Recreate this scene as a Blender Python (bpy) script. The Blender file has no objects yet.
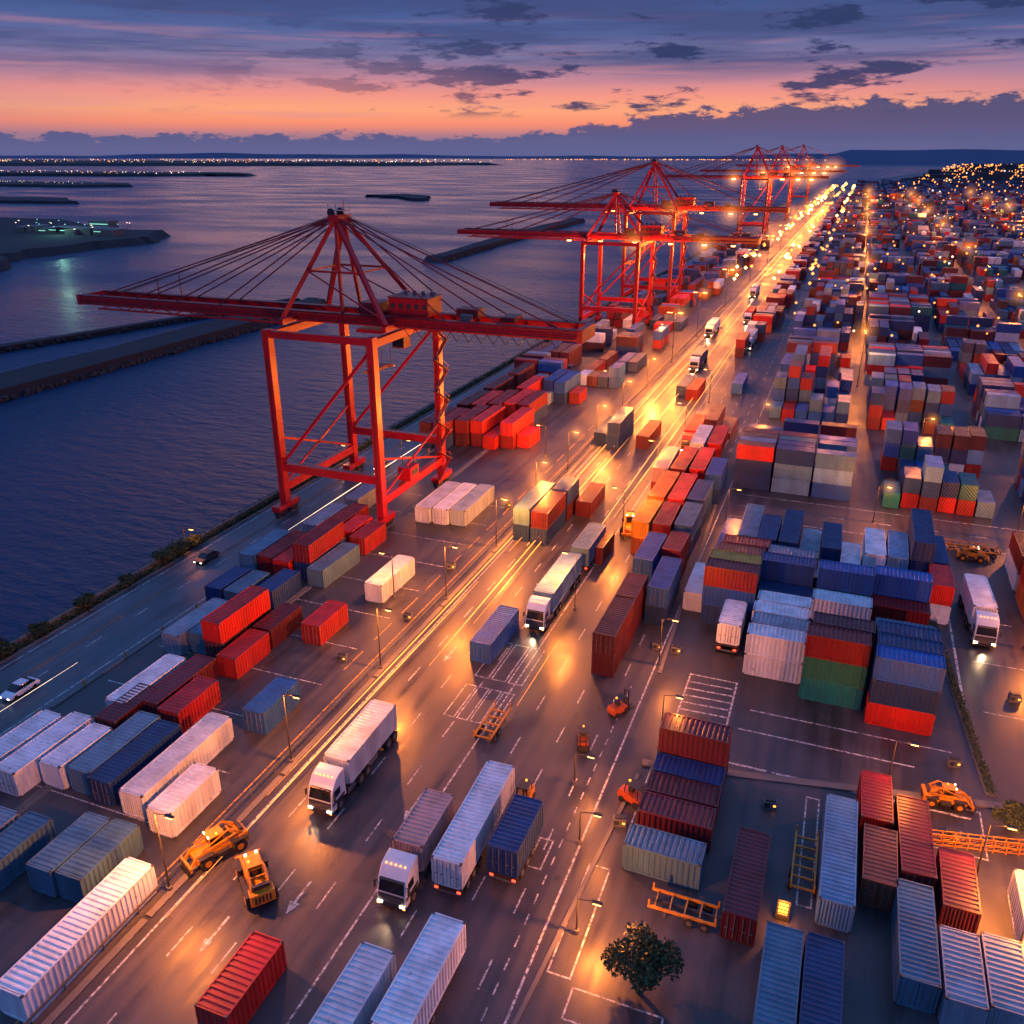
import bpy, math, random, bmesh
from mathutils import Vector, Matrix
random.seed(7)
R=random.random
def U(a,b): return a+(b-a)*R()
scene=bpy.context.scene
COL=scene.collection
scene.view_settings.view_transform='Standard'
scene.view_settings.look='None'
scene.view_settings.exposure=0

def s2l(c):
    return tuple(((v/255)/12.92 if v/255<=.04045 else ((v/255+.055)/1.055)**2.4) for v in c)

# ------------------------------------------------------------------ materials
def newmat(name):
    m=bpy.data.materials.new(name); m.use_nodes=True
    nt=m.node_tree; b=nt.nodes['Principled BSDF']
    return m,nt,b
def N(nt,t,**kw):
    n=nt.nodes.new(t)
    for k,v in kw.items(): setattr(n,k,v)
    return n
def paint(name,col,rough=.45,metal=0.,dirt=.35,scale=.8,emis=0,ecol=None):
    m,nt,b=newmat(name)
    b.inputs['Roughness'].default_value=rough; b.inputs['Metallic'].default_value=metal
    if emis:
        b.inputs['Base Color'].default_value=(*col,1)
        b.inputs['Emission Color'].default_value=(*(ecol or col),1); b.inputs['Emission Strength'].default_value=emis
        m.cycles.emission_sampling='NONE'; return m
    tc=N(nt,'ShaderNodeTexCoord'); no=N(nt,'ShaderNodeTexNoise'); no.inputs['Scale'].default_value=scale; no.inputs['Detail'].default_value=4
    nt.links.new(tc.outputs['Object'],no.inputs['Vector'])
    mx=N(nt,'ShaderNodeMix',data_type='RGBA')
    mx.inputs['A'].default_value=(*[c*(1-dirt) for c in col],1); mx.inputs['B'].default_value=(*[min(1,c*(1+dirt*.6)) for c in col],1)
    nt.links.new(no.outputs['Fac'],mx.inputs['Factor']); nt.links.new(mx.outputs['Result'],b.inputs['Base Color'])
    return m
def container_mat(name,attr):
    m,nt,b=newmat(name)
    if attr:
        c=N(nt,'ShaderNodeAttribute',attribute_name='Col'); co=c.outputs['Color']
    else:
        c=N(nt,'ShaderNodeObjectInfo'); co=c.outputs['Color']
    g=N(nt,'ShaderNodeNewGeometry')
    n1=N(nt,'ShaderNodeTexNoise'); n1.inputs['Scale'].default_value=.5; n1.inputs['Detail'].default_value=7; n1.inputs['Roughness'].default_value=.66
    mp=N(nt,'ShaderNodeMapping'); mp.inputs['Scale'].default_value=(1,1,.2)
    nt.links.new(g.outputs['Position'],mp.inputs['Vector']); nt.links.new(mp.outputs['Vector'],n1.inputs['Vector'])
    mr=N(nt,'ShaderNodeMapRange'); mr.inputs['From Min'].default_value=.32; mr.inputs['From Max'].default_value=.62; mr.inputs['To Min'].default_value=.66; mr.inputs['To Max'].default_value=1.08
    nt.links.new(n1.outputs['Fac'],mr.inputs['Value'])
    mul=N(nt,'ShaderNodeVectorMath',operation='SCALE'); nt.links.new(co,mul.inputs[0]); nt.links.new(mr.outputs['Result'],mul.inputs['Scale'])
    out=mul.outputs[0]
    if not attr:
        n2=N(nt,'ShaderNodeTexNoise'); n2.inputs['Scale'].default_value=1.6; n2.inputs['Detail'].default_value=7
        nt.links.new(g.outputs['Position'],n2.inputs['Vector'])
        r2=N(nt,'ShaderNodeMapRange'); r2.inputs['From Min'].default_value=.64; r2.inputs['From Max'].default_value=.76; r2.inputs['To Max'].default_value=.55
        nt.links.new(n2.outputs['Fac'],r2.inputs['Value'])
        mx=N(nt,'ShaderNodeMix',data_type='RGBA'); mx.inputs['B'].default_value=(.09,.05,.035,1)
        nt.links.new(out,mx.inputs['A']); nt.links.new(r2.outputs['Result'],mx.inputs['Factor']); out=mx.outputs['Result']
    nt.links.new(out,b.inputs['Base Color'])
    rr=N(nt,'ShaderNodeMapRange'); rr.inputs['From Min'].default_value=.35; rr.inputs['From Max'].default_value=.65; rr.inputs['To Min'].default_value=.52; rr.inputs['To Max'].default_value=.32
    nt.links.new(n1.outputs['Fac'],rr.inputs['Value']); nt.links.new(rr.outputs['Result'],b.inputs['Roughness'])
    if attr:
        wv=N(nt,'ShaderNodeTexWave',wave_type='BANDS',bands_direction='DIAGONAL'); wv.inputs['Scale'].default_value=1.0
        nt.links.new(g.outputs['Position'],wv.inputs['Vector'])
        bp=N(nt,'ShaderNodeBump'); bp.inputs['Strength'].default_value=.6; bp.inputs['Distance'].default_value=.1
        nt.links.new(wv.outputs['Fac'],bp.inputs['Height']); nt.links.new(bp.outputs['Normal'],b.inputs['Normal'])
    return m
M_CONT=container_mat('container_paint',False)
M_CONTA=container_mat('container_paint_stack',True)
M_FIT=paint('container_fittings',(.05,.05,.055),.5)
M_RED=paint('crane_red',(.36,.007,.016),.32,dirt=.4,scale=.3)
M_DRED=paint('crane_dark_red',(.15,.010,.016),.5,dirt=.4,scale=.6)
M_DARK=paint('dark_steel',(.03,.03,.035),.5)
M_GREY=paint('grey_steel',(.16,.17,.19),.45,.3)
M_CABLE=paint('cable_steel',(.05,.035,.04),.5)
M_YEL=paint('machine_yellow',(.55,.23,.015),.4,dirt=.6,scale=1.5)
M_RUB=paint('tyre_rubber',(.015,.015,.016),.8)
M_GLASS=paint('cab_glass',(.01,.014,.02),.08,dirt=.1)
M_WHITE=paint('truck_white',(.6,.66,.74),.3,dirt=.2)
M_ORANGE=paint('truck_orange',(.45,.09,.02),.3,dirt=.3)
M_CHROME=paint('chrome',(.5,.5,.52),.2,.9,dirt=.1)
M_CONC=paint('concrete',(.13,.125,.125),.8,dirt=.35,scale=.6)
M_HEAD=paint('headlight_lit',(1,.9,.7),.3,emis=9,ecol=(1,.85,.6),dirt=0)
M_AMB=paint('amber_lamp_lit',(1,.35,.05),.3,emis=5,ecol=(1,.28,.03),dirt=0)
M_REDL=paint('red_lamp_lit',(1,.05,.02),.3,emis=5,ecol=(1,.05,.02),dirt=0)
M_SODF=paint('sodium_lamp_lit',(1,.5,.15),.3,emis=12,ecol=(1,.42,.10),dirt=0)
M_PIN=paint('sodium_point_lit',(1,.4,.1),.3,emis=2.6,ecol=(1,.32,.05),dirt=0)
M_TRAIL=paint('light_trail_lit',(1,.4,.1),.3,emis=2.2,ecol=(1,.34,.07),dirt=0)
M_WHTL=paint('white_lamp_lit',(1,.8,.6),.3,emis=2.4,ecol=(1,.75,.5),dirt=0)
M_GRNL=paint('green_lamp_lit',(.3,1,.7),.3,emis=.8,ecol=(.35,.9,.72),dirt=0)
M_ROCK=paint('rock',(.04,.04,.045),.9,dirt=.7,scale=.5)
M_BARK=paint('bark',(.06,.04,.025),.9)
def leafmat():
    m,nt,b=newmat('leaves'); g=N(nt,'ShaderNodeNewGeometry')
    cr=N(nt,'ShaderNodeValToRGB'); cr.color_ramp.elements[0].color=(.012,.028,.012,1); cr.color_ramp.elements[1].color=(.05,.08,.025,1)
    nt.links.new(g.outputs['Random Per Island'],cr.inputs['Fac']); nt.links.new(cr.outputs['Color'],b.inputs['Base Color']); b.inputs['Roughness'].default_value=.7
    return m
M_LEAF=leafmat()

def asphalt(name,base,wet=0.):
    m,nt,b=newmat(name); L=nt.links.new
    g=N(nt,'ShaderNodeNewGeometry')
    mp=N(nt,'ShaderNodeMapping'); mp.inputs['Scale'].default_value=(1.0,.04,1)
    L(g.outputs['Position'],mp.inputs['Vector'])
    streak=N(nt,'ShaderNodeTexNoise'); streak.inputs['Scale'].default_value=.7; streak.inputs['Detail'].default_value=6; streak.inputs['Roughness'].default_value=.6
    L(mp.outputs['Vector'],streak.inputs['Vector'])
    patch=N(nt,'ShaderNodeTexNoise'); patch.inputs['Scale'].default_value=.06; patch.inputs['Detail'].default_value=9; patch.inputs['Roughness'].default_value=.66
    L(g.outputs['Position'],patch.inputs['Vector'])
    fine=N(nt,'ShaderNodeTexNoise'); fine.inputs['Scale'].default_value=6; fine.inputs['Detail'].default_value=3
    L(g.outputs['Position'],fine.inputs['Vector'])
    a0=N(nt,'ShaderNodeMath',operation='MULTIPLY'); a0.inputs[1].default_value=.7; L(streak.outputs['Fac'],a0.inputs[0])
    a1=N(nt,'ShaderNodeMath',operation='ADD'); L(a0.outputs[0],a1.inputs[0]); L(patch.outputs['Fac'],a1.inputs[1])
    cr=N(nt,'ShaderNodeMapRange'); cr.inputs['From Min'].default_value=.62; cr.inputs['From Max'].default_value=1.08; cr.inputs['To Min'].default_value=.34; cr.inputs['To Max'].default_value=1.65
    L(a1.outputs[0],cr.inputs['Value'])
    f2=N(nt,'ShaderNodeMapRange'); f2.inputs['To Min'].default_value=.65; f2.inputs['To Max'].default_value=1.35; L(fine.outputs['Fac'],f2.inputs['Value'])
    mu=N(nt,'ShaderNodeMath',operation='MULTIPLY'); L(cr.outputs['Result'],mu.inputs[0]); L(f2.outputs['Result'],mu.inputs[1])
    sc=N(nt,'ShaderNodeVectorMath',operation='SCALE'); sc.inputs[0].default_value=base; L(mu.outputs[0],sc.inputs['Scale'])
    L(sc.outputs[0],b.inputs['Base Color'])
    rr=N(nt,'ShaderNodeMapRange'); rr.inputs['From Min'].default_value=.68; rr.inputs['From Max'].default_value=1.02; rr.inputs['To Min'].default_value=.34-wet; rr.inputs['To Max'].default_value=.6
    L(a1.outputs[0],rr.inputs['Value']); L(rr.outputs['Result'],b.inputs['Roughness'])
    bp=N(nt,'ShaderNodeBump'); bp.inputs['Strength'].default_value=.2; bp.inputs['Distance'].default_value=.04
    L(fine.outputs['Fac'],bp.inputs['Height']); L(bp.outputs['Normal'],b.inputs['Normal'])
    return m
M_ASPH=asphalt('asphalt',(.042,.041,.050))
M_ROAD=asphalt('road_asphalt',(.046,.043,.052),.06)
M_BLUEROAD=asphalt('quay_concrete',(.062,.078,.102))
def markmat(name,col):
    m,nt,b=newmat(name); g=N(nt,'ShaderNodeNewGeometry'); no=N(nt,'ShaderNodeTexNoise'); no.inputs['Scale'].default_value=2.2; no.inputs['Detail'].default_value=6; no.inputs['Roughness'].default_value=.7
    nt.links.new(g.outputs['Position'],no.inputs['Vector'])
    cr=N(nt,'ShaderNodeValToRGB'); cr.color_ramp.elements[0].position=.40; cr.color_ramp.elements[1].position=.58
    cr.color_ramp.elements[0].color=(.06,.06,.065,1); cr.color_ramp.elements[1].color=(*col,1)
    nt.links.new(no.outputs['Fac'],cr.inputs['Fac']); nt.links.new(cr.outputs['Color'],b.inputs['Base Color']); b.inputs['Roughness'].default_value=.5
    return m
M_MARK=markmat('road_marking_white',(.55,.56,.58)); M_MARKY=markmat('road_marking_yellow',(.5,.28,.03))

# ------------------------------------------------------------------ mesh builder
class MB:
    def __init__(s): s.v=[];s.f=[];s.m=[];s.mats=[];s.c=[]
    def mi(s,m):
        if m not in s.mats: s.mats.append(m)
        return s.mats.index(m)
    def add(s,vs,fs,m,col=None):
        o=len(s.v); s.v+= [tuple(v) for v in vs]; k=s.mi(m)
        for f in fs: s.f.append([i+o for i in f]); s.m.append(k); s.c.append(col)
    def box(s,cx,cy,cz,sx,sy,sz,m,rz=0,col=None):
        ca,sa=math.cos(rz),math.sin(rz); vs=[]
        for dx,dy,dz in ((-1,-1,-1),(1,-1,-1),(1,1,-1),(-1,1,-1),(-1,-1,1),(1,-1,1),(1,1,1),(-1,1,1)):
            x=dx*sx/2;y=dy*sy/2; vs.append((cx+x*ca-y*sa,cy+x*sa+y*ca,cz+dz*sz/2))
        s.add(vs,[(3,2,1,0),(4,5,6,7),(0,1,5,4),(1,2,6,5),(2,3,7,6),(3,0,4,7)],m,col)
    def beam(s,p,q,w,h,m):
        p=Vector(p);q=Vector(q);d=(q-p).normalized()
        up=Vector((0,0,1)) if abs(d.z)<.95 else Vector((0,1,0))
        a=d.cross(up).normalized();b=a.cross(d).normalized(); vs=[]
        for e in (p,q):
            for i,j in ((-1,-1),(1,-1),(1,1),(-1,1)): vs.append(e+a*w/2*i+b*h/2*j)
        s.add(vs,[(3,2,1,0),(4,5,6,7),(0,1,5,4),(1,2,6,5),(2,3,7,6),(3,0,4,7)],m)
    def cyl(s,p,q,r,m,n=12,r2=None):
        p=Vector(p);q=Vector(q);d=(q-p).normalized(); r2=r if r2 is None else r2
        up=Vector((0,0,1)) if abs(d.z)<.95 else Vector((0,1,0))
        a=d.cross(up).normalized();b=a.cross(d).normalized(); vs=[]
        for e,rr in ((p,r),(q,r2)):
            for i in range(n):
                t=2*math.pi*i/n; vs.append(e+a*rr*math.cos(t)+b*rr*math.sin(t))
        fs=[(i,(i+1)%n,n+(i+1)%n,n+i) for i in range(n)]+[tuple(range(n))[::-1],tuple(range(n,2*n))]
        s.add(vs,fs,m)
    def prism(s,prof,x0,x1,m):
        n=len(prof); vs=[(x0,y,z) for y,z in prof]+[(x1,y,z) for y,z in prof]
        s.add(vs,[(i,(i+1)%n,n+(i+1)%n,n+i) for i in range(n)]+[tuple(range(n))[::-1],tuple(range(n,2*n))],m)
    def quad(s,pts,m): s.add(pts,[tuple(range(len(pts)))],m)
    def rect(s,x0,y0,x1,y1,z,m): s.quad([(x0,y0,z),(x1,y0,z),(x1,y1,z),(x0,y1,z)],m)
    def mesh(s,name):
        me=bpy.data.meshes.new(name); me.from_pydata(s.v,[],s.f)
        for m in s.mats: me.materials.append(m)
        me.polygons.foreach_set('material_index',s.m)
        if any(c is not None for c in s.c):
            at=me.color_attributes.new('Col','FLOAT_COLOR','CORNER'); buf=[]
            for f,c in zip(s.f,s.c):
                buf+= list((*(c or (1,1,1)),1))*len(f)
            at.data.foreach_set('color',buf)
        me.update(); return me
    def obj(s,name,parent=None,loc=(0,0,0),rz=0,bevel=0):
        ob=bpy.data.objects.new(name,s.mesh(name)); COL.objects.link(ob); ob.location=loc; ob.rotation_euler[2]=rz
        if parent: ob.parent=parent
        if bevel:
            bv=ob.modifiers.new('bevel','BEVEL'); bv.width=bevel; bv.segments=2; bv.limit_method='ANGLE'
        return ob
def empty(name,loc=(0,0,0),rz=0):
    e=bpy.data.objects.new(name,None); COL.objects.link(e); e.location=loc; e.rotation_euler[2]=rz; e.empty_display_size=.5; return e
def inst(me,name,loc,rz=0,parent=None,color=None,scale=None):
    ob=bpy.data.objects.new(name,me); COL.objects.link(ob); ob.location=loc; ob.rotation_euler[2]=rz
    if parent: ob.parent=parent
    if color: ob.color=(*color,1)
    if scale: ob.scale=scale
    return ob

# ------------------------------------------------------------------ colours
C=dict(red=(.55,.018,.014),dred=(.24,.012,.014),mar=(.10,.014,.022),ora=(.62,.13,.015),blue=(.018,.09,.34),navy=(.014,.045,.15),
 lblue=(.15,.32,.52),white=(.62,.68,.77),grey=(.25,.32,.41),steel=(.08,.18,.28),teal=(.012,.15,.15),green=(.02,.13,.08),yel=(.62,.27,.02),pink=(.5,.33,.32),brown=(.14,.05,.03))
CW,CH=2.95,3.05
LEN={'S':7.2,'M':10.5,'L':14.0}

def container_mesh(L,name):
    b=MB(); W,H=CW,CH; w=W/2; m=M_CONT
    for sx in(-1,1):
        for sy in(-1,1):
            b.box(sx*(w-.09),sy*(L/2-.09),H/2,.18,.18,H-.36,m)
            for z in(.09,H-.09): b.box(sx*(w-.1),sy*(L/2-.12),z,.21,.25,.18,M_FIT)
        b.box(sx*(w-.06),0,H-.09,.12,L-.5,.16,m); b.box(sx*(w-.07),0,.12,.14,L-.5,.22,m)
    for sy in(-1,1):
        b.box(0,sy*(L/2-.07),H-.1,W-.42,.14,.18,m); b.box(0,sy*(L/2-.07),.12,W-.42,.14,.22,m)
    per=.5; n=int((L-.4)/per); per=(L-.4)/n; ys=[]
    for i in range(n):
        y=-L/2+.2+i*per; ys+= [(y,0),(y+per*.36,0),(y+per*.5,1),(y+per*.86,1)]
    ys.append((L/2-.2,0))
    for sx in(-1,1):
        vs=[];fs=[]
        for y,o in ys:
            x=sx*(w-.02-.085*o); vs+=[(x,y,.2),(x,y,H-.15)]
        for i in range(len(ys)-1):
            q=(2*i,2*i+2,2*i+3,2*i+1); fs.append(q if sx>0 else q[::-1])
        b.add(vs,fs,m)
    vs=[];fs=[]
    for y,o in ys:
        z=H-.03-.08*o; vs+=[(-w+.1,y,z),(w-.1,y,z)]
    for i in range(len(ys)-1): fs.append((2*i,2*i+1,2*i+3,2*i+2))
    b.add(vs,fs,m)
    b.quad([(-w+.1,-L/2+.15,.14),(-w+.1,L/2-.15,.14),(w-.1,L/2-.15,.14),(w-.1,-L/2+.15,.14)],M_FIT)
    y=-L/2+.06
    for k in(-1,1):
        b.box(k*(w-.2)/2+k*.005,y,H/2,(w-.2)-.05,.06,H-.42,m)
        for q in(.28,.72):
            x=k*(w-.2)*q; b.cyl((x,y-.06,.2),(x,y-.06,H-.2),.03,M_GREY,6); b.box(x+k*.12,y-.07,H*.42,.3,.04,.07,M_GREY)
        for z in(.9,1.6,2.3): b.box(k*(w-.2)/2,y-.035,z,(w-.2)-.3,.03,.1,m)
    vs=[];fs=[]; k=9
    for i in range(k*4+1):
        x=-w+.18+(W-.36)*i/(k*4); o=(0,0,1,1)[i%4]; vs+=[(x,L/2-.04-.06*o,.2),(x,L/2-.04-.06*o,H-.15)]
    for i in range(k*4): fs.append((2*i+2,2*i,2*i+1,2*i+3))
    b.add(vs,fs,m)
    return b.mesh(name)
CM={k:container_mesh(v,'container_'+k) for k,v in LEN.items()}
def jit(c):
    f=U(.75,1.15); return tuple(min(1,v*f) for v in c)
def cont(x,ynear,t,col,lev=0,rot=False,flip=False,ang=None):
    L=LEN[t]; a=ang if ang is not None else math.radians(U(-1.1,1.1))
    if rot: loc=(x,ynear+CW/2,lev*CH+.02); a+=math.pi/2
    else: loc=(x,ynear+L/2,lev*CH+.02)
    if flip: a+=math.pi
    return inst(CM[t],'shipping_container',loc,a,color=jit(C[col]))
def stack(x,y,t,cols,rot=False):
    for i,c in enumerate(cols.split()): cont(x+U(-.06,.06),y+U(-.12,.12),t,c,i,rot,flip=R()<.5)

# ------------------------------------------------------------------ sea, land
S=40000
def seamat():
    m,nt,bs=newmat('sea_water'); L=nt.links.new
    bs.inputs['Base Color'].default_value=(.008,.040,.095,1); bs.inputs['IOR'].default_value=1.30
    bs.inputs['Specular IOR Level'].default_value=.34
    g=N(nt,'ShaderNodeNewGeometry')
    n1=N(nt,'ShaderNodeTexNoise'); n1.inputs['Scale'].default_value=.22; n1.inputs['Detail'].default_value=6; n1.inputs['Roughness'].default_value=.6
    mp=N(nt,'ShaderNodeMapping'); mp.inputs['Rotation'].default_value=(0,0,.5); mp.inputs['Scale'].default_value=(.7,1.6,1); L(g.outputs['Position'],mp.inputs['Vector']); L(mp.outputs['Vector'],n1.inputs['Vector'])
    n2=N(nt,'ShaderNodeTexNoise'); n2.inputs['Scale'].default_value=.008; n2.inputs['Detail'].default_value=6; L(mp.outputs['Vector'],n2.inputs['Vector'])
    mr=N(nt,'ShaderNodeMapRange'); mr.inputs['From Min'].default_value=.35; mr.inputs['From Max'].default_value=.65; mr.inputs['To Min'].default_value=.14; mr.inputs['To Max'].default_value=.36; L(n2.outputs['Fac'],mr.inputs['Value']); L(mr.outputs['Result'],bs.inputs['Roughness'])
    bp=N(nt,'ShaderNodeBump'); bp.inputs['Strength'].default_value=.95; bp.inputs['Distance'].default_value=1.5; L(n1.outputs['Fac'],bp.inputs['Height']); L(bp.outputs['Normal'],bs.inputs['Normal'])
    return m
M_SEA=seamat()
b=MB(); b.quad([(-S,-2000,-3),(S,-2000,-3),(S,S,-3),(-S,S,-3)],M_SEA); b.obj('sea')
b=MB(); b.quad([(-100,-300,0),(6000,-300,0),(6000,7200,0),(700,7200,0),(-40,2300,0),(-100,1700,0)],M_ASPH)
b.obj('ground')
b=MB(); b.rect(-97.5,-300,-83.6,1700,.004,M_BLUEROAD); b.obj('quay_road')
b=MB(); b.rect(-49.4,-300,-16.2,2200,.004,M_ROAD); b.obj('main_road')
b=MB(); b.rect(-16.15,77,34,90.9,.004,M_ROAD); b.rect(-16.15,150.1,200,163,.004,M_ROAD); b.rect(21.6,91,29,150,.004,M_ROAD); b.obj('yard_road')
b=MB(); n=150; rows=[]
for i in range(n+1):
    y=-100+i*13; rows.append([(-100,y,0),(-101.6+U(-.7,.4),y,-.6+U(-.5,.3)),(-103.3+U(-.8,.5),y,-1.9+U(-.4,.4)),(-105+U(-1,.5),y,-3.4)])
vs=[p for r in rows for p in r]; fs=[]
for i in range(n):
    for j in range(3): a=i*4+j; fs.append((a,a+1,a+5,a+4))
b.add(vs,fs,M_ROCK)
for i in range(3200):
    y=50+ (R()**1.7)*700; t=R(); s=U(.4,1.2); b.box(-100.2-t*5.4,y,-.1-t*3.1,s,s*U(.7,1.3),s*.8,M_ROCK,U(0,3))
b.obj('seawall_rocks')
b=MB(); b.box(-99.2,800,.55,.5,1900,1.1,M_CONC); b.obj('seawall_parapet')
b=MB()
for x,w in((-49.9,.7),(-83.3,.45),(-97.8,.4)):
    y=-20
    while y<1600:
        b.box(x,y+9.8,.08,w,19.6,.16,M_CONC); y+=20
b.beam((-14,76,.08),(24,83,.08),1.0,.16,M_CONC); b.beam((21.3,84,.08),(15.5,146,.08),1.1,.16,M_CONC)
b.beam((-14,74,.07),(-17,30,.07),.4,.14,M_CONC)
b.beam((-16,94,.08),(-18.5,165,.08),.5,.16,M_CONC)
b.obj('kerb')
b=MB()
y=28
while y<420:
    b.box(-51.0,y,.45,.12,.12,.9,M_GREY); y+=4
b.box(-50.92,224,.72,.06,392,.3,M_GREY); b.obj('crash_barrier')
b=MB(); z=.009
def dash(x,y0,y1,ln=3,gap=6,w=.16,m=M_MARK):
    y=y0
    while y<y1: b.rect(x-w/2,y,x+w/2,min(y+ln,y1),z,m); y+=ln+gap
for x in(-45.6,-41,-36.6,-28.2): dash(x,20,700,3.2,5.5)
for x in(-48.6,-32.6,-16.9): dash(x,15,900,60,.3,.2)
for x in(-24,-20): dash(x,20,500,3,5)
dash(-18.7,20,90,1.2,1.2,.14)
dash(-96.6,0,800,60,.2,.18); dash(-84.6,0,800,60,.2,.18); dash(-90.5,0,600,3,6,.18)
dash(-52.2,10,500,60,.2,.18,M_MARKY); dash(-54.6,80,200,5,3,.2,M_MARKY)
def frame(x0,y0,x1,y1,w=.16,m=M_MARK):
    b.rect(x0,y0,x1,y0+w,z,m);b.rect(x0,y1-w,x1,y1,z,m);b.rect(x0,y0+w,x0+w,y1-w,z,m);b.rect(x1-w,y0+w,x1,y1-w,z,m)
z=.0125
frame(-20.9,57.5,-19.4,61.5)
for i in range(4): frame(-38.4+i*1.7,76,-36.9+i*1.7,83)
for i in range(3): frame(-38.2+i*2.3,85,-36.2+i*2.3,94)
frame(-12.3,80.8,-6.2,95.6,.22)
for i in range(9):
    y=81.2+i*1.55; b.quad([(-12,y,z),(-6.5,y+.2,z),(-6.5,y+.45,z),(-12,y+.25,z)],M_MARK)
for i in range(5): b.rect(-5.5+i*5,79.4,-1+i*5,79.7,z,M_MARK)
b.rect(-5,86,14,86.22,z,M_MARK); b.rect(-4,90.2,18,90.4,z,M_MARK)
frame(-15.4,47.5,-13.3,60,.16); frame(-13,44,-5.5,47,.16)
frame(3.2,62,4.6,77,.16); frame(13.5,74,20,81,.16); frame(-13,64,-11.6,76,.15)
b.rect(20,92.5,20.3,140,z,M_MARK)
for yy in (150.6,162.4): b.rect(-15,yy,120,yy+.2,z,M_MARK)
for i in range(14): b.rect(-14+i*8,156.5,-11+i*8,156.7,z,M_MARK)
for yb in(100,112,124): b.rect(22.2,yb,28.4,yb+.16,z,M_MARK)
for i in range(12): b.rect(-81.5,40+i*9,-55.5,40.14+i*9,z,M_MARK)
for (x,y) in((-43.3,40),(-38.8,46),(-34.5,60),(-43.3,88),(-38.8,112)):
    b.rect(x-.12,y+.01,x+.12,y+2.6,z,M_MARK); b.quad([(x-.5,y,z),(x,y-1.4,z),(x+.5,y,z)],M_MARK)
b.obj('road_markings')
b=MB()
for x in(-92.5,-72.0):
    for d in(-.25,.25): b.box(x+d,500,.08,.12,1300,.1,M_GREY)
    b.box(x,500,.012,1.2,1300,.034,M_CONC)
b.obj('crane_rail')
b=MB(); M_PATCH=asphalt('asphalt_patch',(.032,.031,.038)); placed=[]
for i in range(90):
    x,y=U(-80,18),U(35,170); w,l=U(.8,3),U(1.5,9)
    if any(x<q[2]+.1 and x+w>q[0]-.1 and y<q[3]+.1 and y+l>q[1]-.1 for q in placed): continue
    placed.append((x,y,x+w,y+l)); b.rect(x,y,x+w,y+l,.0065,M_PATCH)
for i in range(26):
    x=random.choice((-48.0,-33.4,-17.7,-82.4)); y=36+i*5.3; b.box(x,y,.012,.6,.6,.016,M_DARK)
b.obj('asphalt_repairs')

def island(pts,h,m=M_ROCK,z0=-3.2,jag=0):
    b=MB(); P=[]
    n=len(pts)
    for i in range(n):
        a=pts[i];c=pts[(i+1)%n]; k=6
        for j in range(k):
            t=j/k; P.append((a[0]+(c[0]-a[0])*t+U(-jag,jag),a[1]+(c[1]-a[1])*t+U(-jag,jag)))
    cx=sum(p[0] for p in P)/len(P); cy=sum(p[1] for p in P)/len(P); n=len(P)
    inn=[(p[0]+(cx-p[0])*.04,p[1]+(cy-p[1])*.04) for p in P]
    vs=[(p[0],p[1],z0) for p in P]+[(p[0],p[1],z0+h+.2+U(-.2,.3)*h*.3) for p in inn]
    b.add(vs,[(i,(i+1)%n,n+(i+1)%n,n+i) for i in range(n)]+[tuple(range(n,2*n))],m)
    return b
M_LAND=paint('island_ground',(.016,.02,.028),.95,dirt=.6,scale=.02)
def rocks(b,x0,y0,x1,y1,n,s0=.8):
    for i in range(n):
        t=R(); s=U(.6,1.6)*s0; b.box(x0+(x1-x0)*t+U(-1,1),y0+(y1-y0)*t+U(-1,1),-2.4+U(-.4,.6),s,s*U(.7,1.4),s,M_ROCK,U(0,3))
b=island([(-222,60),(-222,170),(-221,330),(-228,350),(-237,352),(-238,330),(-240,170),(-242,60)],3.2,M_LAND,jag=.8); rocks(b,-221.5,90,-220.5,335,500); rocks(b,-241,120,-238,345,300); b.obj('breakwater')
b=island([(-285,120),(-279,214),(-246,340),(-243,352),(-248,352),(-284,214),(-291,120)],2,M_LAND,jag=.5); rocks(b,-279,214,-246,340,200); b.obj('breakwater')
b=island([(-262,515),(-250,520),(-262,700),(-270,915),(-285,920),(-278,700)],3.5,M_LAND,jag=1.5); rocks(b,-251,520,-262,700,160,1.3); b.obj('breakwater')
island([(-470,380),(-520,425),(-530,500),(-522,560),(-560,610),(-640,620),(-760,690),(-1200,680),(-1200,380)],5,M_LAND,jag=6).obj('island')
island([(-780,1330),(-700,1300),(-640,1230),(-625,1240),(-660,1330),(-740,1390)],4,M_LAND,jag=6).obj('island')
island([(-1950,1500),(-1600,1480),(-1500,1560),(-1600,1640),(-2200,1700)],5,M_LAND,jag=15).obj('island')
island([(-1320,1000),(-1180,960),(-1050,985),(-1150,1050),(-1500,1080)],4,M_LAND,jag=10).obj('island')
island([(-3300,2100),(-2300,2350),(-1900,2500),(-2100,2700),(-3400,2600)],8,M_LAND,jag=30).obj('island')
island([(-9000,4200),(-5200,4300),(-3600,4900),(-2700,5200),(-2400,5900),(-4200,7000),(-12000,7500)],16,M_LAND,jag=90).obj('distant_shore')
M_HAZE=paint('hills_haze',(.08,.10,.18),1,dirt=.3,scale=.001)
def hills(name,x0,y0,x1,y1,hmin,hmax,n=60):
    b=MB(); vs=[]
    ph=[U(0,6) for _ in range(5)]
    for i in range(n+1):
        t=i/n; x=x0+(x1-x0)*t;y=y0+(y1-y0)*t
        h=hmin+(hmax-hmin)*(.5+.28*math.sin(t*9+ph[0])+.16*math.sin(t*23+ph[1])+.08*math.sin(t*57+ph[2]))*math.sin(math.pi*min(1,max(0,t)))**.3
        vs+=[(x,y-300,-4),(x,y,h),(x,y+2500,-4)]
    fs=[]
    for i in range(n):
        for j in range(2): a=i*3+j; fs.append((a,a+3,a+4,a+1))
    b.add(vs,fs,M_HAZE); b.obj(name)
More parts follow.
